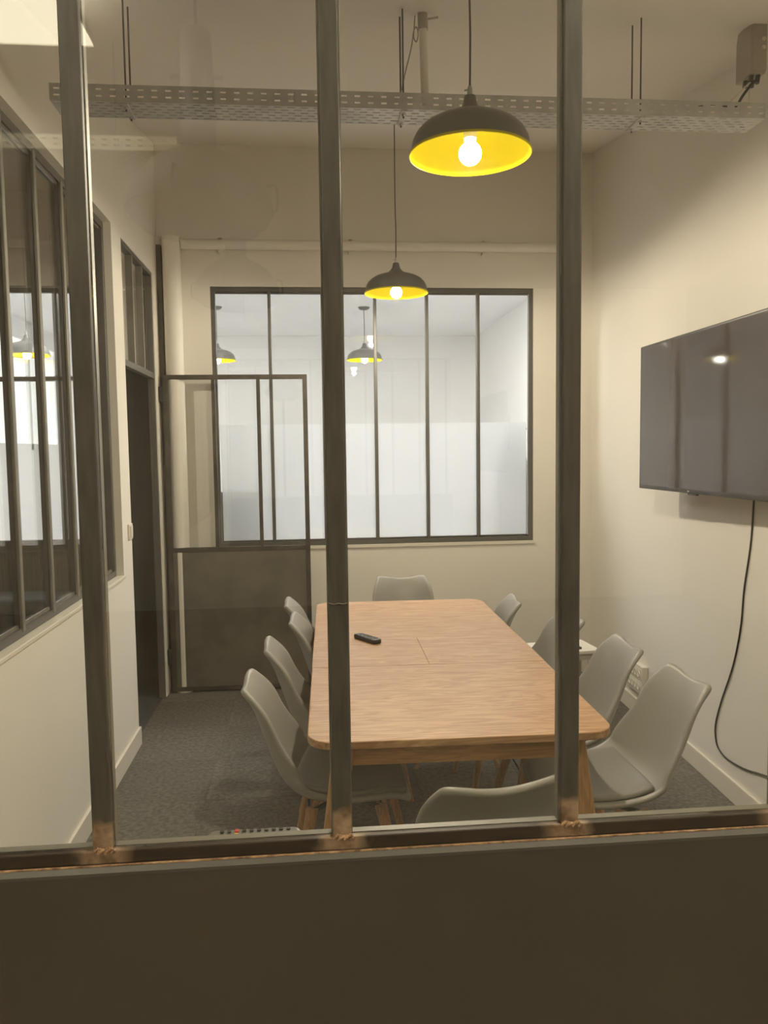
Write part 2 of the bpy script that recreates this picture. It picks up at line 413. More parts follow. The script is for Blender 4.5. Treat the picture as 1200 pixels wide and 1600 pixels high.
# ---- passage walls
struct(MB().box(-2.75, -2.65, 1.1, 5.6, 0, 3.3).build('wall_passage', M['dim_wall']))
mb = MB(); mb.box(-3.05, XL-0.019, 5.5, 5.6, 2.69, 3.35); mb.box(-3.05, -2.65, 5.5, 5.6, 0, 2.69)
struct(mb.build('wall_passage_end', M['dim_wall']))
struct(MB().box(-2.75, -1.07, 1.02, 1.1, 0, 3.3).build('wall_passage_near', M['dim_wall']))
# ---- corridor (where the photographer stands)
struct(MB().box(-4.1, -4.0, -6, 1.1, 0, 3.3).build('wall_corridor_left', M['concrete']))
struct(MB().box(4.0, 4.1, -6, 1.1, 0, 3.3).build('wall_corridor_right', M['concrete']))
struct(MB().box(-4.1, 4.1, -6.1, -6.0, 0, 3.3).build('wall_corridor_back', M['concrete']))
mb = MB(); mb.box(-4.1, XL, YP-0.03, YP+0.0, 0, 3.3); mb.box(xr(1.1), 4.1, YP-0.03, YP, 0, 3.3); mb.box(XL, xr(1.1), YP-0.03, YP+0.06, 2.72, 3.3)
struct(mb.build('wall_partition_head', M['concrete']))
# ---- skirtings
mb = MB(); mb.box(XL, XL+0.014, 1.14, DY0, 0, 0.10); struct(mb.build('baseboard_left', M['trim'], bevel=0.003))
ya, yb = 1.14, 5.44
struct(MB().add([(xr(ya)-0.014,ya,0),(xr(yb)-0.014,yb,0),(xr(yb),yb,0),(xr(ya),ya,0),(xr(ya)-0.014,ya,0.10),(xr(yb)-0.014,yb,0.10),(xr(yb),yb,0.10),(xr(ya),ya,0.10)],
    [(0,3,2,1),(4,5,6,7),(0,1,5,4),(1,2,6,5),(2,3,7,6),(3,0,4,7)]) or MB() if False else
    (lambda m: (m.add([(xr(ya)-0.014,ya,0),(xr(yb)-0.014,yb,0),(xr(yb),yb,0),(xr(ya),ya,0),(xr(ya)-0.014,ya,0.10),(xr(yb)-0.014,yb,0.10),(xr(yb),yb,0.10),(xr(ya),ya,0.10)],
    [(0,3,2,1),(4,5,6,7),(0,1,5,4),(1,2,6,5),(2,3,7,6),(3,0,4,7)]), m)[1])(MB()).build('baseboard_right', M['trim'], bevel=0.003))
struct(MB().box(0.02, xr(5.4)-0.016, YF-0.014, YF, 0, 0.10).build('baseboard_far', M['trim'], bevel=0.003))

# ---- window_1: six-pane steel window in the far wall, frosted film on its lower half
w1 = struct(empty('window_1', (0.46, YF, FZ0)))
def wpart(mb, name, m, root, **kw):
    o = mb.build(name, m, None, **kw); o.parent = root; local_fix(o, root); return o
def local_fix(o, root):
    o.matrix_parent_inverse = Matrix.Translation(root.location).inverted()
mb = MB(); t = 0.03
mb.box(FX0, FX1, YF+0.012, YF+0.05, FZ0, FZ0+t); mb.box(FX0, FX1, YF+0.012, YF+0.05, FZ1-t, FZ1)
mb.box(FX0, FX0+t, YF+0.012, YF+0.05, FZ0+t, FZ1-t); mb.box(FX1-t, FX1, YF+0.012, YF+0.05, FZ0+t, FZ1-t)
wpart(mb, 'window_frame', M['window_steel'], w1, bevel=0.002)
mb = MB()
g = 0.012
mb.box(FX0+t, FX1-t, YF+0.03, YF+0.045, FZ0+t, FZ0+t+g); mb.box(FX0+t, FX1-t, YF+0.03, YF+0.045, FZ1-t-g, FZ1-t)
wpart(mb, 'glazing_bead', M['window_steel'], w1, bevel=0.001)
wpart(MB().box(FX0-0.01, FX1+0.01, YF-0.012, YF+0.012, FZ0-0.022, FZ0), 'sill', M['trim'], w1, bevel=0.002)
pw = (FX1-FX0-2*t)/6
for i in range(6):
    xa = FX0+t+pw*i
    if i:
        mbm = MB().box(xa-0.011, xa+0.011, YF+0.008, YF+0.048, FZ0+t, FZ1-t)
        wpart(mbm, 'mullion', M['window_steel'], w1, bevel=0.003)
    wpart(MB().box(xa+0.008, xa+pw-0.008, YF+0.030, YF+0.035, FZ0+t, FZ1-t), 'pane', M['glass'], w1)
    wpart(MB().box(xa+0.011, xa+pw-0.011, YF+0.037, YF+0.040, FZ0+t+0.002, 1.783), 'frosted_film', M['frost'], w1)

# ---- window_2: tall steel glazing in the left wall
w2 = struct(empty('window_2', (XL-0.06, 2.85, WZ0)))
xa, xb = XL-0.075, XL-0.038
mb = MB(); mb.box(xa, xb, WY0, WY1, WZ0, WZ0+0.032); mb.box(xa, xb, WY0, WY1, WZ1-0.032, WZ1)
mb.box(xa, xb, WY0, WY0+0.03, WZ0+0.032, WZ1-0.032); mb.box(xa, xb, WY1-0.03, WY1, WZ0+0.032, WZ1-0.032)
wpart(mb, 'window_frame', M['window_steel'], w2, bevel=0.003)
mul = [WY1-0.015-0.333*i for i in range(1, 8)]
edges = [WY1-0.03] + mul + [WY0+0.03]
for y in mul:
    wpart(MB().box(xa+0.010, xb-0.008, y-0.010, y+0.010, WZ0+0.032, WZ1-0.032), 'mullion', M['window_steel'], w2, bevel=0.002)
    wpart(MB().box(xb-0.008, xb+0.004, y-0.0135, y+0.0135, WZ0+0.02, WZ1-0.02), 'mullion_face', M['bead_steel'], w2, bevel=0.003)
for a, b in zip(edges[:-1], edges[1:]):
    wpart(MB().box(xa+0.012, xa+0.017, b+0.006, a-0.006, WZ0+0.03, WZ1-0.03), 'pane', M['glass'], w2)
    mb = MB(); s_ = 0.012
    mb.box(xa+0.018, xb-0.012, b+0.012, a-0.012, WZ0+0.032, WZ0+0.032+s_); mb.box(xa+0.018, xb-0.012, b+0.012, a-0.012, WZ1-0.032-s_, WZ1-0.032)
    wpart(mb, 'glazing_bead', M['bead_steel'], w2)
wpart(MB().box(XL-0.038, XL+0.006, WY0-0.01, WY1+0.01, WZ0-0.014, WZ0+0.004), 'sill', M['trim'], w2, bevel=0.003)

# ---- door_1: steel frame of the doorway with its three-pane transom
d1 = struct(empty('door_1', (XL-0.05, (DY0+DY1)/2, 0)))
mb = MB(); xa, xb = XL-0.045, XL-0.005; TZ = 2.09
mb.box(xa, xb, DY0, DY0+0.022, 0, DZ1); mb.box(xa, xb, DY1-0.022, DY1, 0, DZ1)
mb.box(xa, xb, DY0+0.022, DY1-0.022, DZ1-0.022, DZ1); mb.box(xa, xb, DY0+0.022, DY1-0.022, TZ-0.018, TZ+0.018)
wpart(mb, 'door_frame', M['window_steel'], d1, bevel=0.002)
tw = (DY1-DY0-0.044)/3
for i in range(3):
    ya_ = DY0+0.022+tw*i
    if i: wpart(MB().box(xa, xb, ya_-0.007, ya_+0.007, TZ+0.018, DZ1-0.022), 'mullion', M['bead_steel'], d1, bevel=0.002)
    wpart(MB().box(xa+0.015, xa+0.020, ya_+0.004, ya_+tw-0.004, TZ+0.016, DZ1-0.02), 'pane', M['glass'], d1)

# ---- door_2: dark door closing the passage, with glazing beside it (window_3)
struct(MB().box(-1.26, -0.985, 5.52, 5.56, 0.0, 2.68).build('door_2', M['door_dark'], bevel=0.003))
w3 = struct(empty('window_3', (-2.0, 5.52, 0)))
mb = MB(); ya_, yb_ = 5.50, 5.54
mb.box(-2.65, -1.262, ya_, yb_, 2.66, 2.69); mb.box(-2.65, -1.262, ya_, yb_, 2.085, 2.115); mb.box(-2.65, -1.262, ya_, yb_, 0.97, 1.03)
for x in (-2.65, -1.965, -1.66, -1.292): mb.box(x, x+0.03, ya_, yb_, 0.97, 2.68)
wpart(mb, 'window_frame', M['window_steel'], w3, bevel=0.002)
wpart(MB().box(-2.65, -1.262, ya_+0.01, yb_-0.005, 0, 0.97), 'lower_panel', M['panel_grey'], w3)
for a, b in ((-2.62, -1.965), (-1.935, -1.66), (-1.63, -1.292)):
    wpart(MB().box(a, b, ya_+0.018, ya_+0.023, 2.115, 2.66), 'pane', M['glass'], w3)
    wpart(MB().box(a, b, ya_+0.018, ya_+0.023, 1.03, 2.085), 'pane', M['glass'], w3)

# ---- window_4: high lit windows of the office side wall
w4 = struct(empty('window_4', (-3.0, 8, 1.66)))
mb = MB(); n4 = 8; yw = (9.98-6.1)/n4
for i in range(n4+1): mb.box(-3.04, -2.99, 6.1+yw*i-0.03, 6.1+yw*i+0.03, 1.66, 2.88)
mb.box(-3.04, -2.99, 6.1, 9.98, 1.66, 1.72); mb.box(-3.04, -2.99, 6.1, 9.98, 2.82, 2.88)
wpart(mb, 'window_frame', M['white2'], w4)
for i in range(n4): wpart(MB().box(-3.03, -3.02, 6.1+yw*i+0.03, 6.1+yw*(i+1)-0.03, 1.72, 2.82), 'pane', M['film_light'], w4)

# ---- pipes and cover strip painted into the setting
mb = MB(); mb.bar((-0.862, 5.375, 0.0), (-0.862, 5.375, 2.99), 0.058, n=24)
struct(mb.build('trim_1', M['wall'], smooth=True))
mb = MB(); mb.bar((-0.80, 5.385, 2.95), (1.69, 5.385, 2.95), 0.032, n=20)
mb.tube([(1.69, 5.385, 2.95), (1.73, 5.39, 2.95), (1.75, 5.43, 2.95), (1.75, 5.46, 2.95)], 0.032, n=16)
for x in (-0.55, 0.3, 1.2): mb.box(x-0.012, x+0.012, 5.38, 5.45, 2.905, 2.92); mb.box(x-0.012, x+0.012, 5.35, 5.45, 2.985, 2.992)
struct(mb.build('trim_2', M['wall'], smooth=True))
struct(MB().box(XL+0.001, XL+0.03, 5.40, 5.448, 0.0, 2.95).build('trim_3', M['door_steel']))

# ================================================================== GLAZED STEEL PARTITION (front)
gp = tag(empty('glazed_partition', (0.036, YP+0.015, 0)), 'welded bare steel and glass partition with a brown sheet metal base, in front of the meeting room', 'partition')
RX0, RX1 = XL+0.002, xr(1.12)-0.004
posts = [-0.9635+0.001, -0.63, -0.297, 0.036, 0.3695, 0.703, 1.036, 1.369, 1.702]
RZ0, RZ1 = 1.0305, 1.0500
for i, x in enumerate(posts):
    hw = 0.0135
    mb = MB().box(x-hw, x+hw, YP, YP+0.0255, RZ1, 2.70)
    o = wpart(mb, 'post', M['post_steel'], gp, bevel=0.0025, seg=3)
for i, (a, b) in enumerate(zip(posts[:-1], posts[1:])):
    wpart(MB().box(a+0.0145, b-0.0145, YP+0.006, YP+0.011, RZ1+0.0005, 2.70), 'pane', M['glass_front'], gp)
    mb = MB()      # slim beads holding the glass, on the room side
    mb.box(a+0.0135, a+0.0152, YP+0.012, YP+0.0255, RZ1, 2.70); mb.box(b-0.0152, b-0.0135, YP+0.012, YP+0.0255, RZ1, 2.70)
    mb.box(a+0.0152, b-0.0152, YP+0.012, YP+0.0255, RZ1, RZ1+0.0012)
    wpart(mb, 'glazing_bead', M['sealant'], gp)
wpart(MB().box(RX0, RX1, YP, YP+0.0255, RZ0, RZ1), 'rail', M['rail_steel'], gp, bevel=0.002)
wpart(MB().box(RX0, RX1, YP, YP+0.034, 2.70, 2.72), 'rail', M['rail_steel'], gp, bevel=0.002)
# weld bead line across the middle post and weld collars at the feet of the posts
for x in posts[1:6]:
    mb = MB()
    for k in range(9):
        a = x-0.0125 + 0.025*k/8
        mb.bar((a, YP-0.001, RZ1-0.001+0.003*math.sin(k*2.1)), (a+0.004, YP-0.001, RZ1+0.003+0.002*math.sin(k*1.3)), 0.0022, n=6)
    wpart(mb, 'weld', M['rust_line'], gp)
mb = MB(); mb.tube([(0.0225, YP-0.0005, 1.389), (0.030, YP-0.001, 1.3865), (0.036, YP-0.001, 1.388), (0.043, YP-0.001, 1.3868), (0.0495, YP-0.0005, 1.3885)], 0.0007, n=6)
wpart(mb, 'weld', M['bead_steel'], gp)
wpart(MB().box(RX0, RX1, YP-0.0015, YP+0.004, RZ0-0.003, RZ0-0.0005), 'ground_edge', M['rust_line'], gp, bevel=0.0005)
wpart(MB().yz([(YP-0.006, 0.0), (YP+0.0, 0.0), (YP+0.0, 1.0272), (YP-0.006, 1.0205)], RX0, RX1), 'sheet_panel', M['sheet'], gp)
wpart(MB().yz([(YP-0.0065, 1.0165), (YP-0.0061, 1.0165), (YP-0.0061, 1.0206), (YP-0.0002, 1.0276), (YP-0.0004, 1.0281), (YP-0.0067, 1.0212)], RX0, RX1), 'panel_edge', M['sheet_edge'], gp)
wpart(MB().box(RX0, RX1, YP+0.001, YP+0.0255, 0.0, RZ0), 'backing_board', M['sheet'], gp)
wpart(MB().box(RX0+0.01, RX1-0.01, YP+0.0265, YP+0.078, 0.995, 1.012), 'inner_ledge', M['rail_steel'], gp, bevel=0.002)

# ================================================================== OPEN STEEL DOOR against the far wall
sd = tag(empty('steel_door', (-0.935, 5.345, 0)), 'open welded steel door with three narrow glass panes above a dark sheet panel, against the far wall', 'door')
DX0, DX1, dy0, dy1 = -0.935, -0.005, 5.315, 5.345
for (a, b) in ((DX0, DX0+0.03), (DX1-0.03, DX1)):
    wpart(MB().box(a, b, dy0, dy1, 0.012, 2.105), 'stile', M['door_steel'], sd, bevel=0.002)
for (z0, z1) in ((2.075, 2.105), (0.945, 0.975), (0.012, 0.042)):
    wpart(MB().box(DX0+0.03, DX1-0.03, dy0+0.0005, dy1-0.0005, z0, z1), 'rail', M['door_steel'], sd, bevel=0.002)
dw = (DX1-DX0-0.06)/3
for i in range(3):
    xa_ = DX0+0.03+dw*i
    if i: wpart(MB().box(xa_-0.012, xa_+0.012, dy0+0.001, dy1-0.001, 0.975, 2.075), 'mullion', M['door_steel'], sd, bevel=0.002)
    wpart(MB().box(xa_+0.012*(i > 0), xa_+dw-0.012*(i < 2), dy0+0.013, dy0+0.018, 0.975, 2.075), 'pane', M['glass'], sd)
wpart(MB().box(DX0+0.03, DX1-0.03, dy0+0.004, dy1-0.006, 0.042, 0.945), 'sheet_panel', M['door_panel'], sd)
mb = MB()
for z in (1.98, 0.25): mb.box(DX0-0.028, DX0, dy0-0.004, dy1-0.004, z-0.05, z+0.05)
wpart(mb, 'hinge', M['black_matt'], sd, bevel=0.003)

# ================================================================== PENDANTS
def shade_meshes(root):
    outer = [(0.0165, 0.166), (0.0185, 0.160), (0.020, 0.148), (0.026, 0.134), (0.037, 0.122), (0.050, 0.112), (0.066, 0.105), (0.092, 0.099), (0.118, 0.090),
             (0.142, 0.076), (0.160, 0.058), (0.171, 0.037), (0.175, 0.014), (0.180, 0.003)]
    inner = [(r-0.0022, z-0.002) for r, z in outer[3:]]
    inner = [(0.0, 0.131), (0.018, 0.1305)] + inner
    MB().lathe([(0.0, 0.1665)] + outer, n=56).build('shade', M['shade_grey'], root, smooth=True)
    MB().lathe(inner + [(0.1765, 0.000), (0.1788, -0.0035), (0.1815, -0.003), (0.1822, 0.0), (0.1805, 0.0035)], n=56).build('shade_lining', M['yellow'], root, smooth=True, label='bright yellow inside and rolled rim of the shade')
def make_pendant(z_rim, z_ceiling, bulbmat, bulb_r=0.034, dim=1.0):
    root = empty('pendant_lamp')
    shade_meshes(root)
    prof = []
    for i in range(13):
        t_ = PI * i / 12
        r = bulb_r * math.sin(t_); z = -bulb_r * math.cos(t_)
        if i > 8: r = max(r, 0.017)
        prof.append((r, z + 0.002))
    MB().lathe(prof + [(0.016, 0.050)], n=28).build('bulb', bulbmat, root, smooth=True)
    MB().lathe([(0.0, 0.045), (0.019, 0.045), (0.020, 0.06), (0.020, 0.125), (0.0, 0.126)], n=24).build('lamp_holder', M['plastic_white'], root, smooth=True)
    mb = MB().lathe([(0.0, 0.195), (0.006, 0.194), (0.0075, 0.185), (0.0085, 0.168), (0.0, 0.165)], n=16)
    mb.bar((-0.006, 0, 0.184), (-0.016, 0, 0.182), 0.003, n=8)
    mb.build('cord_grip', M['galv'], root, smooth=True)
    MB().tube([(0, 0, 0.192), (0.002, 0.001, 0.35), (-0.001, 0.0, 0.5), (0, 0, z_ceiling - z_rim)], 0.0032, n=8).build('cord', M['cord'], root, smooth=True)
    h = z_ceiling - z_rim
    if bulbmat is M['bulb']:
        # the bulb's light distribution: all round below, fading out just above the horizontal (opaque upper half of the bulb)
        ld = bpy.data.lights.new('bulb_beam', 'POINT'); ld.energy = BEAM * dim; ld.shadow_soft_size = 0.018; ld.color = (1.0, 0.86, 0.67)
        ld.use_nodes = True; lt = ld.node_tree; em = lt.nodes['Emission']
        ltc = lt.nodes.new('ShaderNodeTexCoord'); sp = lt.nodes.new('ShaderNodeSeparateXYZ'); lt.links.new(ltc.outputs['Normal'], sp.inputs[0])
        lm = lt.nodes.new('ShaderNodeMapRange'); lm.interpolation_type = 'SMOOTHSTEP'
        lm.inputs['From Min'].default_value = BEAM_UP * 0.30; lm.inputs['From Max'].default_value = BEAM_UP * -0.02
        lt.links.new(sp.outputs['Z'], lm.inputs['Value']); lt.links.new(lm.outputs[0], em.inputs['Strength'])
        lo = bpy.data.objects.new('bulb_beam', ld); COL.objects.link(lo); lo.parent = root; lo.location = (0, 0, -0.050)
    MB().lathe([(0.0, h-0.032), (0.030, h-0.031), (0.050, h-0.022), (0.060, h-0.006), (0.062, h+0.0), (0.0, h+0.001)], n=32).build('ceiling_rose', M['shade_grey'], root, smooth=True)
    root.location.z = z_rim
    return root
p = make_pendant(2.470, ceil_z(2.40)+0.004, M['bulb']); p.location.x, p.location.y = 0.493, 2.40
tag(p, 'lit dark grey dome pendant with yellow inside, the big one nearest the glass partition', 'lamp', 'yellow lined pendants')
p = make_pendant(2.487, ceil_z(4.57)+0.004, M['bulb'], dim=0.82); p.location.x, p.location.y = 0.510, 4.57
tag(p, 'lit dark grey dome pendant with yellow inside, over the far end of the table', 'lamp', 'yellow lined pendants')
for (x, y, z, lab) in ((0.575, 8.1, 2.507, 'lit grey pendant with yellow inside seen through the middle of the far window'),
                       (-0.885, 8.1, 2.507, 'lit grey pendant partly hidden by the edge of the far window'),
                       (-2.30, 6.9, 2.42, 'lit grey pendant in the bright office seen through the side glazing')):
    p = make_pendant(z, 3.034, M['bulb2']); p.location.x, p.location.y = x, y
    tag(p, lab, 'lamp', 'pendants in the white office')

# ================================================================== OFFICE CEILING LIGHTS (added out of view to light the office)
for i, (x, y, w_) in enumerate(((-1.5, 6.75, 'on the passage side'), (0.1, 6.1, 'straight over the table line'), (1.5, 6.1, 'on the television side'))):
    r_ = empty('added_ceiling_light', (x, y, 3.03))
    MB().box(-0.31, 0.31, -0.31, 0.31, -0.014, 0.0).build('frame', M['white2'], r_)
    MB().box(-0.29, 0.29, -0.29, 0.29, -0.018, -0.012).build('diffuser', M['led2'], r_)
    tag(r_, 'square lit ceiling panel added out of view in the white office ' + w_, 'lamp', 'added ceiling panels of the white office')

# ================================================================== CABLE TRAYS
def perforated(L, Wd, rows, pitch, slot, sh, place, off=0.5):
    """strip plate with real slots; rows = [(centre, phase)], place(u, v) -> xyz"""
    mb = MB(); v = 0.0
    def quad(u0, u1, v0, v1):
        if u1-u0 < 1e-5 or v1-v0 < 1e-5: return
        mb.add([place(u0, v0), place(u1, v0), place(u1, v1), place(u0, v1)], [(0, 1, 2, 3)])
    for c, ph in rows:
        quad(0, L, v, c-sh/2)
        u = 0.0; k = 0
        while True:
            a = pitch*(k+off+ph) - slot/2; b = a + slot
            if b > L: break
            if a > u: quad(u, a, c-sh/2, c+sh/2)
            u = b; k += 1
        quad(u, L, c-sh/2, c+sh/2); v = c+sh/2
    quad(0, L, v, Wd)
    return mb
def tray(name, X0, L, Y0, Z0, H, D, m, label):
    root = tag(empty(name, (X0, Y0, Z0)), label, 'cable tray')
    def fin(mb, n_):
        o = mb.build(n_, m, root); s = o.modifiers.new('thick', 'SOLIDIFY'); s.thickness = 0.0014; s.offset = 0; return o
    pit = 0.0465
    fin(perforated(L, H, [(H*0.32, 0), (H*0.72, 0)], pit, 0.019, 0.0062, lambda u, v: (u, 0, v)), 'side_flange')
    fin(perforated(L, H, [(H*0.32, 0.3), (H*0.72, 0.3)], pit, 0.019, 0.0062, lambda u, v: (u, D, v)), 'side_flange')
    fin(perforated(L, D, [(D*(i+0.5)/6, 0.5*(i % 2)) for i in range(6)], pit, 0.026, 0.0055, lambda u, v: (u, v, 0)), 'base_plate')
    mb = MB(); mb.box(0, L, -0.001, 0.006, H-0.001, H+0.001); mb.box(0, L, D-0.006, D+0.001, H-0.001, H+0.001)
    mb.build('rolled_edge', m, root)
    return root
TX0, TL, TY, TZ0, TH, TD = -0.852, 2.55, 2.895, 2.800, 0.055, 0.135
tr = tray('cable_tray', TX0, TL, TY, TZ0, TH, TD, M['galv'], 'long perforated galvanised cable tray hung on threaded rods across the room')
for x in (-0.605, 0.36, 1.235):
    for y in (0.030, 0.110):
        o = MB().bar((x-TX0, y, -0.020), (x-TX0, y, ceil_z(TY+y)-TZ0+0.01), 0.0032, n=8).build('threaded_rod', M['lamp_metal'], tr, smooth=True)
    MB().box(x-TX0-0.010, x-TX0+0.010, 0.003, TD-0.003, -0.007, -0.0015).build('support_bar', M['galv'], tr)
    for y in (0.030, 0.110): MB().bar((x-TX0, y, -0.014), (x-TX0, y, -0.008), 0.008, n=6).build('nut', M['galv'], tr)
for i, (y, r_) in enumerate(((0.018, 0.010), (0.040, 0.0105), (0.063, 0.010), (0.086, 0.0105), (0.109, 0.009))):  # dark cables added so the tray slots look dark
    wob = [random.uniform(-0.0015, 0.0015) for _ in range(9)]
    o = MB().tube([(TX0+0.06+k_*(TL-0.32)/8, TY+y+0.005+wob[k_], TZ0+0.0025+r_) for k_ in range(9)], r_, n=8, res=4).build('cable', M['black_matt'], smooth=True)
    tag(o, 'dark cable added in the cable tray to darken its slots', 'cable', 'dark cables added in the tray')
tr2 = tray('cable_tray', -1.75, 1.25, -1.26, 2.802, 0.055, 0.13, M['galv_light'], 'pale perforated cable tray of the corridor, seen as a faint reflection in the glass')
for x in (0.2, 1.0):
    MB().bar((x, 0.06, 0), (x, 0.06, 0.45), 0.0032, n=8).build('threaded_rod', M['lamp_metal'], tr2, smooth=True)

# conduit rising from the tray with its looped wire
cd = tag(empty('conduit', (0.445, 2.965, TZ0+0.01)), 'painted vertical conduit rising from the cable tray to the ceiling', 'pipe')
zt = ceil_z(2.965) - TZ0 - 0.01
MB().bar((0, 0, 0), (-0.006, 0, zt-0.05), 0.0145, n=18).build('tube', M['ceil'], cd, smooth=True)
mb = MB().bar((-0.006, 0, zt-0.055), (-0.007, 0, zt+0.006), 0.0185, n=18); mb.bar((-0.002, 0, zt-0.02), (0.05, 0.01, zt-0.005), 0.004, n=8)
mb.build('coupling', M['plastic_grey'], cd, smooth=True)
lw_ = MB().tube([(0.346, 2.98, 2.83), (0.372, 2.985, 2.95), (0.398, 2.985, 3.05), (0.408, 2.985, 3.11), (0.418, 2.985, 3.125), (0.424, 2.985, 3.10), (0.418, 2.985, 3.075), (0.408, 2.985, 3.09), (0.412, 2.985, 3.15), (0.414, 2.985, 3.17)], 0.0022, n=8).build('wire', M['plastic_grey'], smooth=True)
tag(lw_, 'thin looped wire slanting from the ceiling to the cable tray beside the conduit', 'wire')

# junction box in the corner
jb = tag(empty('junction_box', (1.70, 3.0, 2.985)), 'grey electrical junction box under the ceiling above the end of the cable tray', 'junction box')
mb = MB().yz([(-0.055, 0.0), (0.055, 0.0), (0.055, 0.15), (0.045, 0.186), (-0.055, 0.186)], -0.032, 0.028)
mb.build('body', M['plastic_grey'], jb, bevel=0.005)
MB().box(-0.030, 0.026, -0.062, -0.055, 0.006, 0.18).build('cover', M['plastic_grey'], jb, bevel=0.003)
for z in (0.118, 0.088): MB().bar((0.012, -0.061, z), (0.012, -0.066, z), 0.0075, n=14).build('plug', M['plastic_white'], jb, smooth=True, label='small white blanking plug')
for (x, y, d_) in ((-0.015, -0.03, 0.0), (0.008, -0.035, 0.006), (0.012, 0.01, 0.0), (-0.012, 0.015, 0.0)):
    MB().bar((x, y, 0.0), (x-0.006, y-0.004, -0.024-d_), 0.009, n=8).build('cable_gland', M['black'], jb, smooth=True)
o = MB().tube([(1.695, 2.965, 2.965), (1.672, 2.962, 2.94), (1.645, 2.960, 2.905), (1.625, 2.96, 2.872), (1.607, 2.96, 2.864), (1.58, 2.96, 2.870), (1.52, 2.96, 2.874), (1.50, 2.955, 2.864), (1.47, 2.95, 2.857), (1.44, 2.95, 2.850)], 0.0052, n=10).build('cable', M['black_matt'], smooth=True)
tag(o, 'thick black cable bending from the junction box onto the cable tray', 'cable')
o = MB().tube([(1.682, 2.97, 2.962), (1.64, 2.965, 2.925), (1.59, 2.965, 2.872), (1.575, 2.965, 2.83), (1.545, 2.965, 2.812)], 0.003, n=8).build('wire', M['plastic_white'], smooth=True)
tag(o, 'thin white wire slanting long from the junction box onto the cable tray', 'wire', 'white wires of the junction box')
o = MB().tube([(1.698, 3.005, 2.955), (1.692, 3.0, 2.90), (1.675, 3.0, 2.862), (1.66, 3.0, 2.83), (1.63, 3.0, 2.812)], 0.003, n=8).build('wire', M['plastic_white'], smooth=True)
tag(o, 'short thin white wire dropping from the junction box near the tray end', 'wire', 'white wires of the junction box')
#MBs = MB().bar((1.6965, 2.985, 2.944), (1.690, 2.98, 2.915), 0.0085, n=10)

# ================================================================== TV
tvX, tvY0, tvY1, tvZ0, tvZ1 = 1.717, 2.80, 4.03, 1.385, 2.112
tv = tag(empty('television', (tvX+0.03, (tvY0+tvY1)/2, tvZ0)), 'large dark flat television on a bracket on the wall, screen off', 'television')
wpart(MB().box(tvX, tvX+0.032, tvY0, tvY1, tvZ0, tvZ1), 'casing', M['tv_bezel'], tv, bevel=0.004)
wpart(MB().box(tvX-0.0015, tvX+0.002, tvY0+0.011, tvY1-0.011, tvZ0+0.020, tvZ1-0.011), 'screen', M['screen'], tv)
wpart(MB().box(tvX+0.032, tvX+0.062, tvY0+0.25, tvY1-0.25, tvZ0+0.06, tvZ1-0.2), 'rear_housing', M['tv_bezel'], tv, bevel=0.008)
wpart(MB().box(tvX+0.004, tvX+0.02, 3.42, 3.50, tvZ0-0.008, tvZ0), 'sensor', M['black'], tv, bevel=0.002)
wpart(MB().box(tvX-0.0012, tvX+0.001, 3.475, 3.492, tvZ0+0.006, tvZ0+0.013), 'badge', M['galv_light'], tv)
mb = MB(); mb.box(tvX+0.062, xr(3.4)-0.002, 3.34, 3.50, 1.60, 1.90); mb.box(xr(3.4)-0.02, xr(3.4)-0.001, 3.2, 3.64, 1.58, 1.92)
wpart(mb, 'wall_bracket', M['black'], tv)
pts = [(3.195, 1.42), (3.198, 1.359), (3.215, 1.18), (3.262, 0.977), (3.285, 0.804), (3.346, 0.616), (3.449, 0.422), (3.500, 0.30), (3.500, 0.235), (3.470, 0.190), (3.383, 0.172), (3.225, 0.190), (3.10, 0.22), (2.9, 0.26), (2.7, 0.25)]
o = MB().tube([(xr(y)-0.0045, y, z) for y, z in pts], 0.0038, n=8).build('tv_cable', M['black_matt'], smooth=True)
tag(o, 'thin black cable hanging down the wall from the television and curling near the skirting', 'cable')

# ================================================================== WALL FITTINGS
sw = tag(empty('light_switch', (XL, 4.345, 1.185)), 'small white light switch at the end of the wall beside the doorway', 'switch')
MB().box(0, 0.010, -0.040, 0.040, -0.042, 0.042).build('plate', M['plastic_white'], sw, bevel=0.003)
MB().box(0.010, 0.015, -0.024, 0.024, -0.030, 0.030).build('rocker', M['trim'], sw, bevel=0.002)
sy = 4.50
so = tag(empty('socket_panel', (xr(sy), sy, 0.245)), 'white wall box with two rows of round sockets low behind the chairs', 'socket')
so.rotation_euler = (0, 0, -math.atan(0.045))
MB().box(-0.035, 0, -0.15, 0.15, -0.085, 0.085).build('housing', M['plastic_white'], so, bevel=0.004)
for r_ in (0.038, -0.038):
    MB().box(-0.038, -0.035, -0.135, 0.135, r_-0.030, r_+0.030).build('face_plate', M['plastic_white'], so, bevel=0.002)
    for c in (-0.10, -0.055, -0.010, 0.035):
        MB().lathe([(0.020, 0.0), (0.020, 0.004), (0.017, 0.004), (0.016, 0.001), (0.0, 0.001)], n=18).build('socket', M['trim'], so, smooth=True)
        o = COL.objects[-1] if False else bpy.data.objects[[x.name for x in so.children][-1]]
        o.rotation_euler = (0, -PI/2, 0); o.location = (-0.038, c, r_)
MB().box(-0.041, -0.038, 0.080, 0.088, -0.062, -0.012).build('slot', M['black'], so)

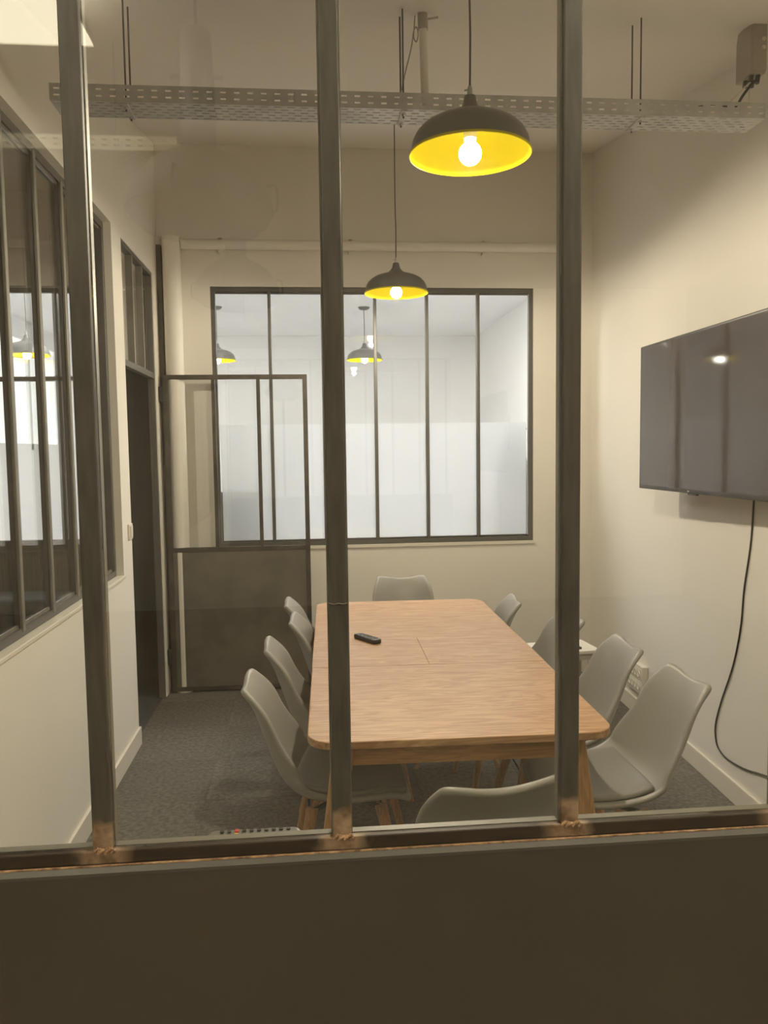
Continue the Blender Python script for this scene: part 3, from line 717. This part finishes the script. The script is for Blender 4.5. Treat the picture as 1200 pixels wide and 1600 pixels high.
# ================================================================== CHAIRS
PROF = [(0.225, 0.425), (0.20, 0.441), (0.15, 0.447), (0.08, 0.441), (0.0, 0.433), (-0.08, 0.433), (-0.14, 0.445), (-0.185, 0.475), (-0.215, 0.520),
        (-0.240, 0.585), (-0.263, 0.655), (-0.287, 0.725), (-0.311, 0.775), (-0.338, 0.815)]
def prof_at(t):
    n = len(PROF)-1; x = max(0, min(n-1e-6, t*n)); i = int(x); u = x-i
    g_ = lambda k: Vector(PROF[max(0, min(n, k))])
    p0, p1, p2, p3 = g_(i-1), g_(i), g_(i+1), g_(i+2)
    return 0.5*((2*p1)+(p2-p0)*u+(2*p0-5*p1+4*p2-p3)*u*u+(3*p1-p0-3*p2+p3)*u**3)
def lerp_tab(tab, t):
    for (a, va), (b, vb) in zip(tab[:-1], tab[1:]):
        if t <= b:
            u = (t-a)/(b-a); u = u*u*(3-2*u); return va+(vb-va)*u
    return tab[-1][1]
WID = [(0, 0.205), (0.25, 0.225), (0.5, 0.232), (0.62, 0.222), (0.8, 0.196), (1.0, 0.165)]
CURL = [(0, 0.012), (0.2, 0.030), (0.5, 0.075), (0.62, 0.085), (0.8, 0.055), (1.0, 0.020)]
def shell_grid(off, shrink=1.0, t0=0.0, t1=1.0, nu=16, nv=30, k_=0.36):
    vs = []; fs = []
    for j in range(nv+1):
        b = -1+2*j/nv
        for i in range(nu+1):
            a = -1+2*i/nu
            p_ = a*math.sqrt(1-k_*b*b/2); q_ = b*math.sqrt(1-k_*a*a/2)
            if q_ > 0: q_ *= (1/ math.sqrt(1-k_*0.25/2)) * (1 + 0.0*a)
            t_ = t0+(t1-t0)*(q_*0.5+0.5); t_ = max(0, min(1, t_))
            c = prof_at(t_); d = (prof_at(min(1, t_+0.01))-prof_at(max(0, t_-0.01))).normalized()
            nrm = Vector((-d.y, d.x))         # towards the sitter
            if nrm.x < 0 and t_ > 0.6: nrm = -nrm
            if t_ <= 0.6 and nrm.y < 0: nrm = -nrm
            h = lerp_tab(CURL, t_)*abs(p_)**2.2 + off
            ext = max(0.0, (t_-0.72)/0.28)**1.5 * (0.026*min(1.0, abs(p_)/0.8)**2 - 0.014)
            c = c + d*ext
            wv = lerp_tab(WID, t_)*shrink
            vs.append((p_*wv, c.x+nrm.x*h, c.y+nrm.y*h))
    n1 = nu+1
    for j in range(nv):
        for i in range(nu): fs.append((j*n1+i, j*n1+i+1, (j+1)*n1+i+1, (j+1)*n1+i))
    return vs, fs
def make_chair():
    root = empty('shell_chair')
    mb = MB(); mb.add(*shell_grid(0.0)); o = mb.build('seat_shell', M['chair'], root, smooth=True)
    s = o.modifiers.new('thick', 'SOLIDIFY'); s.thickness = 0.021; s.offset = 0
    o.modifiers.new('round', 'SUBSURF').levels = 1; o.modifiers['round'].render_levels = 1
    mb = MB(); mb.add(*shell_grid(0.013, 0.88, 0.04, 0.50, 12, 14, 0.5)); o = mb.build('seat_pad', M['pad'], root, smooth=True)
    s = o.modifiers.new('thick', 'SOLIDIFY'); s.thickness = 0.022; s.offset = 0
    o.modifiers.new('round', 'SUBSURF').levels = 1; o.modifiers['round'].render_levels = 1
    for sx in (-1, 1):
        for sy_ in (-1, 1):
            mb = MB().bar((sx*0.115, sy_*0.115+0.01, 0.405), (sx*0.215, sy_*0.205+0.01, 0.0), 0.021, 0.012, n=14)
            mb.build('leg', M['leg_wood'], root, smooth=True)
    mb = MB()
    mb.bar((-0.125, -0.115, 0.395), (0.125, 0.135, 0.395), 0.009, n=8); mb.bar((-0.125, 0.135, 0.395), (0.125, -0.115, 0.395), 0.009, n=8)
    mb.bar((-0.135, -0.12, 0.33), (0.135, -0.12, 0.33), 0.005, n=8); mb.bar((-0.135, 0.14, 0.33), (0.135, 0.14, 0.33), 0.005, n=8)
    mb.bar((0, 0.01, 0.39), (0, 0.01, 0.425), 0.045, n=16)
    mb.build('under_frame', M['black'], root, smooth=True)
    return root
base = make_chair(); used = [False]
def place(x, y, deg, lab, grp):
    o = base if not used[0] else copy_tree(base)
    used[0] = True
    o.location = (x, y, 0); o.rotation_euler = (0, 0, math.radians(deg)); tag(o, lab, 'chair', grp)
LC, RC = 'chairs on the door side of the table', 'chairs on the television side of the table'
place(0.092, 2.72, -90, 'grey shell chair on the door side of the table, closest to the glass partition', LC)
place(0.135, 3.24, -88, 'grey shell chair on the door side, second from the glass partition', LC)
place(0.225, 3.72, -92, 'grey shell chair on the door side, third from the glass partition', LC)
place(0.190, 4.14, -90, 'grey shell chair on the door side, furthest from the glass partition', LC)
place(0.965, 2.575, 90, 'grey shell chair below the television, closest to the glass partition', RC)
place(0.945, 3.06, 88, 'grey shell chair in front of the white socket box', RC)
place(0.900, 3.59, 90, 'grey shell chair in front of the low white side table', RC)
place(0.740, 4.06, 84, 'grey shell chair at the far corner of the table, on the side below the television', RC)
place(0.555, 4.56, 180, 'grey shell chair at the far end of the table, back to the far window', 'chairs at the ends of the table')
place(0.392, 2.10, 8, 'grey shell chair at the near end, seen from behind over the steel rail', 'chairs at the ends of the table')

# ================================================================== TABLE
TZt = 0.75
tb = tag(empty('dining_table', (0.465, 3.35, 0), math.radians(-1.3)), 'long light oak extending table with rounded corners in the middle of the room', 'table')
hx, hy = 0.465, 1.085
Y1, Y2 = -0.27, 0.20
MB().xy(rrect(-hx, hx, -hy, Y1-0.0006, 0.085, corners=(1, 0, 0, 1)), TZt-0.024, TZt).build('top_leaf', M['table'], tb, bevel=0.003)
MB().box(-hx, -0.0006, Y1+0.0006, Y2-0.0006, TZt-0.024, TZt).build('top_leaf', M['table'], tb, bevel=0.0006)
MB().box(0.0006, hx, Y1+0.0006, Y2-0.0006, TZt-0.024, TZt).build('top_leaf', M['table'], tb, bevel=0.0006)
MB().xy(rrect(-hx, hx, Y2+0.0006, hy, 0.085, corners=(0, 1, 1, 0)), TZt-0.024, TZt).build('top_leaf', M['table'], tb, bevel=0.003)
ax, ay = 0.365, 1.01
MB().box(-ax, ax, -ay, -ay+0.022, 0.648, 0.7255).build('apron', M['oak'], tb, bevel=0.002)
MB().box(-ax, ax, ay-0.022, ay, 0.648, 0.7255).build('apron', M['oak'], tb, bevel=0.002)
MB().box(-ax, -ax+0.022, -ay+0.023, ay-0.023, 0.648, 0.7255).build('apron', M['oak'], tb, bevel=0.002)
MB().box(ax-0.022, ax, -ay+0.023, ay-0.023, 0.648, 0.7255).build('apron', M['oak'], tb, bevel=0.002)
for sx in (-1, 1):
    for sy_ in (-1, 1):
        t0 = (sx*0.352, sy_*0.985); b0 = (sx*0.455, sy_*1.03)
        mb = MB(); hw0, hw1, h = 0.033, 0.024, 0.7255
        mb.add([(b0[0]-hw1, b0[1]-hw1, 0), (b0[0]+hw1, b0[1]-hw1, 0), (b0[0]+hw1, b0[1]+hw1, 0), (b0[0]-hw1, b0[1]+hw1, 0),
                (t0[0]-hw0, t0[1]-hw0, h), (t0[0]+hw0, t0[1]-hw0, h), (t0[0]+hw0, t0[1]+hw0, h), (t0[0]-hw0, t0[1]+hw0, h)],
               [(0,3,2,1),(4,5,6,7),(0,1,5,4),(1,2,6,5),(2,3,7,6),(3,0,4,7)])
        mb.build('leg', M['oak_v'], tb, bevel=0.008, seg=3)

# ================================================================== REMOTES
def remote(name, L, Wd, H, body, loc, rz, label, rx=0.0, rows=9, cols=3, btn=None, red=True):
    root = tag(empty(name, loc, rz), label, 'remote control')
    root.rotation_euler = (rx, 0, rz)
    MB().xy(rrect(-Wd/2, Wd/2, -L/2, L/2, Wd*0.32), 0, H).build('body', body, root, bevel=H*0.28, seg=3)
    for r_ in range(rows):
        for c in range(cols):
            x = (c-(cols-1)/2)*Wd*0.27; y = L*0.36 - r_*L*0.78/rows
            m_ = btn
            if red and r_ == 0 and c == cols-1: m_ = M['red']
            if red and r_ == rows-3 and c == 0: m_ = M['red']
            if red and r_ == rows-3 and c == 1: m_ = M['amber']
            MB().xy(rrect(x-Wd*0.095, x+Wd*0.095, y-L*0.022, y+L*0.022, Wd*0.05, n=3), H, H+0.0022).build('button', m_, root, bevel=0.0005, label='red button' if m_ is M['red'] else None)
    return root
remote('remote_control', 0.165, 0.045, 0.020, M['black'], (0.243, 3.505, TZt+0.001), math.radians(32), 'slim black remote control lying on the oak table top', btn=M['grey_remote'], red=False, rows=8)
remote('remote_control', 0.140, 0.044, 0.022, M['grey_remote'], (-0.093, YP+0.055, 1.0125), math.radians(-90.5), 'grey remote with black and red buttons lying behind the steel rail', btn=M['black'], rows=10)

# ================================================================== LOW SIDE TABLE by the far corner
st = tag(empty('side_table', (1.44, 4.44, 0), math.radians(6)), 'low white topped side table with a dark shelf behind the chairs', 'side table')
MB().xy(rrect(-0.18, 0.18, -0.13, 0.13, 0.012), 0.43, 0.45).build('top', M['plastic_white'], st, bevel=0.003)
MB().box(-0.168, 0.168, -0.118, 0.118, 0.395, 0.43).build('frame', M['plastic_grey'], st)
MB().box(-0.160, 0.160, -0.110, 0.110, 0.14, 0.16).build('shelf', M['door_dark'], st)
MB().box(-0.160, 0.160, 0.105, 0.115, 0.16, 0.395).build('back_panel', M['door_dark'], st)
for sx in (-1, 1):
    for sy_ in (-1, 1): MB().box(sx*0.158-0.010, sx*0.158+0.010, sy_*0.108-0.010, sy_*0.108+0.010, 0, 0.395).build('leg', M['plastic_grey'], st)
o = MB().box(-0.05, 0.05, -0.02, 0.02, 0, 0.012).build('pen_case', M['black'], bevel=0.003); o.location = (1.48, 4.38, 0.4505)
tag(o, 'small dark case lying on the white side table behind the steel post', 'case')

# ================================================================== SIDE PASSAGE AND OFFICE FURNITURE seen through glass
bn = tag(empty('storage_bench', (-1.88, 5.28, 0)), 'low slate blue upholstered bench behind the side glazing', 'bench')
MB().box(-0.70, 0.62, -0.17, 0.17, 0.0, 0.60).build('body', M['slate'], bn, bevel=0.02)
MB().box(-0.71, 0.63, -0.175, 0.175, 0.602, 0.70).build('cushion', M['slate'], bn, bevel=0.03, seg=4)
cb = tag(empty('cupboard', (-1.22, 6.15, 0)), 'tall grey cupboard just behind the glazed end of the side passage', 'cupboard')
MB().box(-0.28, 0.24, -0.20, 0.22, 0, 2.46).build('body', M['plastic_grey'], cb, bevel=0.004)
for x0_, x1_ in ((-0.275, -0.022), (-0.018, 0.235)):
    dd = MB().box(x0_, x1_, -0.218, -0.201, 0.05, 2.44).build('door', M['plastic_grey'], cb, bevel=0.003)
    MB().box(-0.045 if x0_ < -0.1 else 0.005, -0.035 if x0_ < -0.1 else 0.015, -0.236, -0.2185, 1.0, 1.15).build('handle', M['galv'], dd)
def office_chair(x, y, rz, lab):
    r_ = tag(empty('office_chair', (x, y, 0), rz), lab, 'chair')
    MB().xy(rrect(-0.22, 0.22, -0.22, 0.22, 0.06), 0.46, 0.52).build('seat', M['slate'], r_, bevel=0.02)
    MB().xy(rrect(-0.19, 0.19, 0.22, 0.26, 0.015), 0.72, 1.32).build('backrest', M['slate'], r_, bevel=0.015)
    MB().box(-0.03, 0.03, 0.20, 0.235, 0.48, 0.9).build('spine', M['black'], r_)
    MB().bar((0, 0, 0.10), (0, 0, 0.46), 0.022, n=12).build('column', M['black'], r_, smooth=True)
    for k_ in range(5):
        a = 2*PI*k_/5
        f_ = MB().bar((0, 0, 0.11), (0.27*math.cos(a), 0.27*math.sin(a), 0.065), 0.016, 0.011, n=8).build('foot', M['black'], r_)
        MB().lathe([(0, -0.01), (0.028, -0.01), (0.03, 0), (0.028, 0.01), (0, 0.01)], (0, 0, 0), n=14).build('castor', M['black'], f_, smooth=True)
        f_.children[0].location = (0.27*math.cos(a), 0.27*math.sin(a), 0.030); f_.children[0].rotation_euler = (PI/2, 0, a)
cs = tag(empty('coat_stand', (1.52, 5.86, 0)), 'coat stand with a slate blue coat, blurred behind the frosted pane at the television side', 'coat stand')
MB().bar((0, 0, 0.02), (0, 0, 1.76), 0.014, n=12).build('pole', M['black'], cs, smooth=True)
MB().lathe([(0.0, 0.03), (0.16, 0.015), (0.17, 0.0), (0.0, 0.0)], n=28).build('base', M['black'], cs, smooth=True)
for a in range(4): MB().tube([(0, 0, 1.66), (0.06*math.cos(a*PI/2), 0.06*math.sin(a*PI/2), 1.69), (0.10*math.cos(a*PI/2), 0.10*math.sin(a*PI/2), 1.75)], 0.006, n=8).build('hook', M['black'], cs, smooth=True)
ct = MB().lathe([(0.0, 1.72), (0.03, 1.71), (0.075, 1.65), (0.10, 1.50), (0.115, 1.30), (0.13, 1.05), (0.145, 0.85), (0.14, 0.84), (0.0, 0.86)], n=22)
ct.v = [(x*(1+0.16*math.sin(5*math.atan2(y, x))), y*0.75-0.0, z) for x, y, z in ct.v]
ct.build('coat', M['slate'], cs, smooth=True, label='slate blue coat')
office_chair(-0.55, 5.98, PI, 'blurred dark office chair behind the frosted pane beside the open door')

# ================================================================== CORRIDOR: what the partition glass reflects, plus added light panels
pn = tag(empty('ceiling_panel', (-1.055, -0.33, 3.10)), 'bright cream lit ceiling panel of the corridor, reflected at the top of the glass', 'lamp', 'lit ceiling panels of the corridor')
MB().box(-0.30, 0.30, -0.60, 0.60, 0.0, 0.03).build('frame', M['plastic_white'], pn)
MB().box(-0.295, 0.295, -0.595, 0.595, -0.004, 0.0).build('diffuser', M['led'], pn)
MB().box(-0.28, 0.28, -0.58, 0.58, 0.030, 0.034).build('added_uplight', M['added_led_up'], pn)  # added glowing top that lights the ceiling above
for x in (-0.2, 0.2):
    for y in (-0.45, 0.45): MB().bar((x, y, 0.034), (x, y, 0.15), 0.002, n=6).build('hanger', M['galv'], pn)
def added_corridor_panel(x, y, lab):  # extra unseen panels added to brighten the corridor
    c = copy_tree(pn); c.location = (x, y, 3.10); tag(c, lab, 'lamp', 'lit ceiling panels of the corridor')
added_corridor_panel(0.9, 0.42, 'lit cream ceiling panel added out of view in the corridor, straight behind the big pendant')
added_corridor_panel(2.5, 0.42, 'lit cream ceiling panel added out of view in the corridor on the television side')
added_corridor_panel(-3.3, -2.6, 'lit cream ceiling panel added out of view in the corridor, in the back corner on the door side')
added_corridor_panel(3.65, -1.6, 'lit cream ceiling panel added out of view in the corridor, in the back corner on the television side')
def industrial_lamp(x, y, zr, lab):
    r_ = tag(empty('industrial_lamp', (x, y, zr)), lab, 'lamp', 'unlit industrial lamps of the corridor')
    MB().lathe([(0.0, 0.60), (0.045, 0.60), (0.052, 0.585), (0.058, 0.40), (0.060, 0.22), (0.075, 0.205), (0.11, 0.185), (0.17, 0.150), (0.22, 0.095), (0.243, 0.04), (0.252, 0.0), (0.247, 0.0), (0.235, 0.04), (0.0, 0.10)], n=48).build('housing', M['lamp_metal'], r_, smooth=True)
    MB().lathe([(0.245, 0.004), (0.235, -0.030), (0.20, -0.060), (0.12, -0.082), (0.0, -0.088)], n=48).build('lens', M['mesh_glass'], r_, smooth=True, label='ribbed glass lens')
    for k_ in range(4):
        a = PI*k_/2+0.2; c, s = math.cos(a), math.sin(a)
        MB().tube([(0.235*c, 0.235*s, 0.075), (0.268*c, 0.268*s, 0.07), (0.270*c, 0.270*s, 0.0), (0.25*c, 0.25*s, -0.01)], 0.005, n=8).build('clip', M['lamp_metal'], r_, smooth=True)
    MB().bar((0, 0, 0.60), (0, 0, 3.25-zr), 0.006, n=8).build('cord', M['cord'], r_)
    for s in (-1, 1): MB().bar((s*0.058, 0, 0.45), (s*0.09, 0, 0.45), 0.009, n=8).build('bolt', M['lamp_metal'], r_)
industrial_lamp(-0.356, -0.66, 2.43, 'big unlit industrial dome lamp of the corridor, reflected large in the glass')
industrial_lamp(-0.400, -2.56, 2.51, 'unlit industrial dome lamp further down the corridor, reflected smaller in the glass')
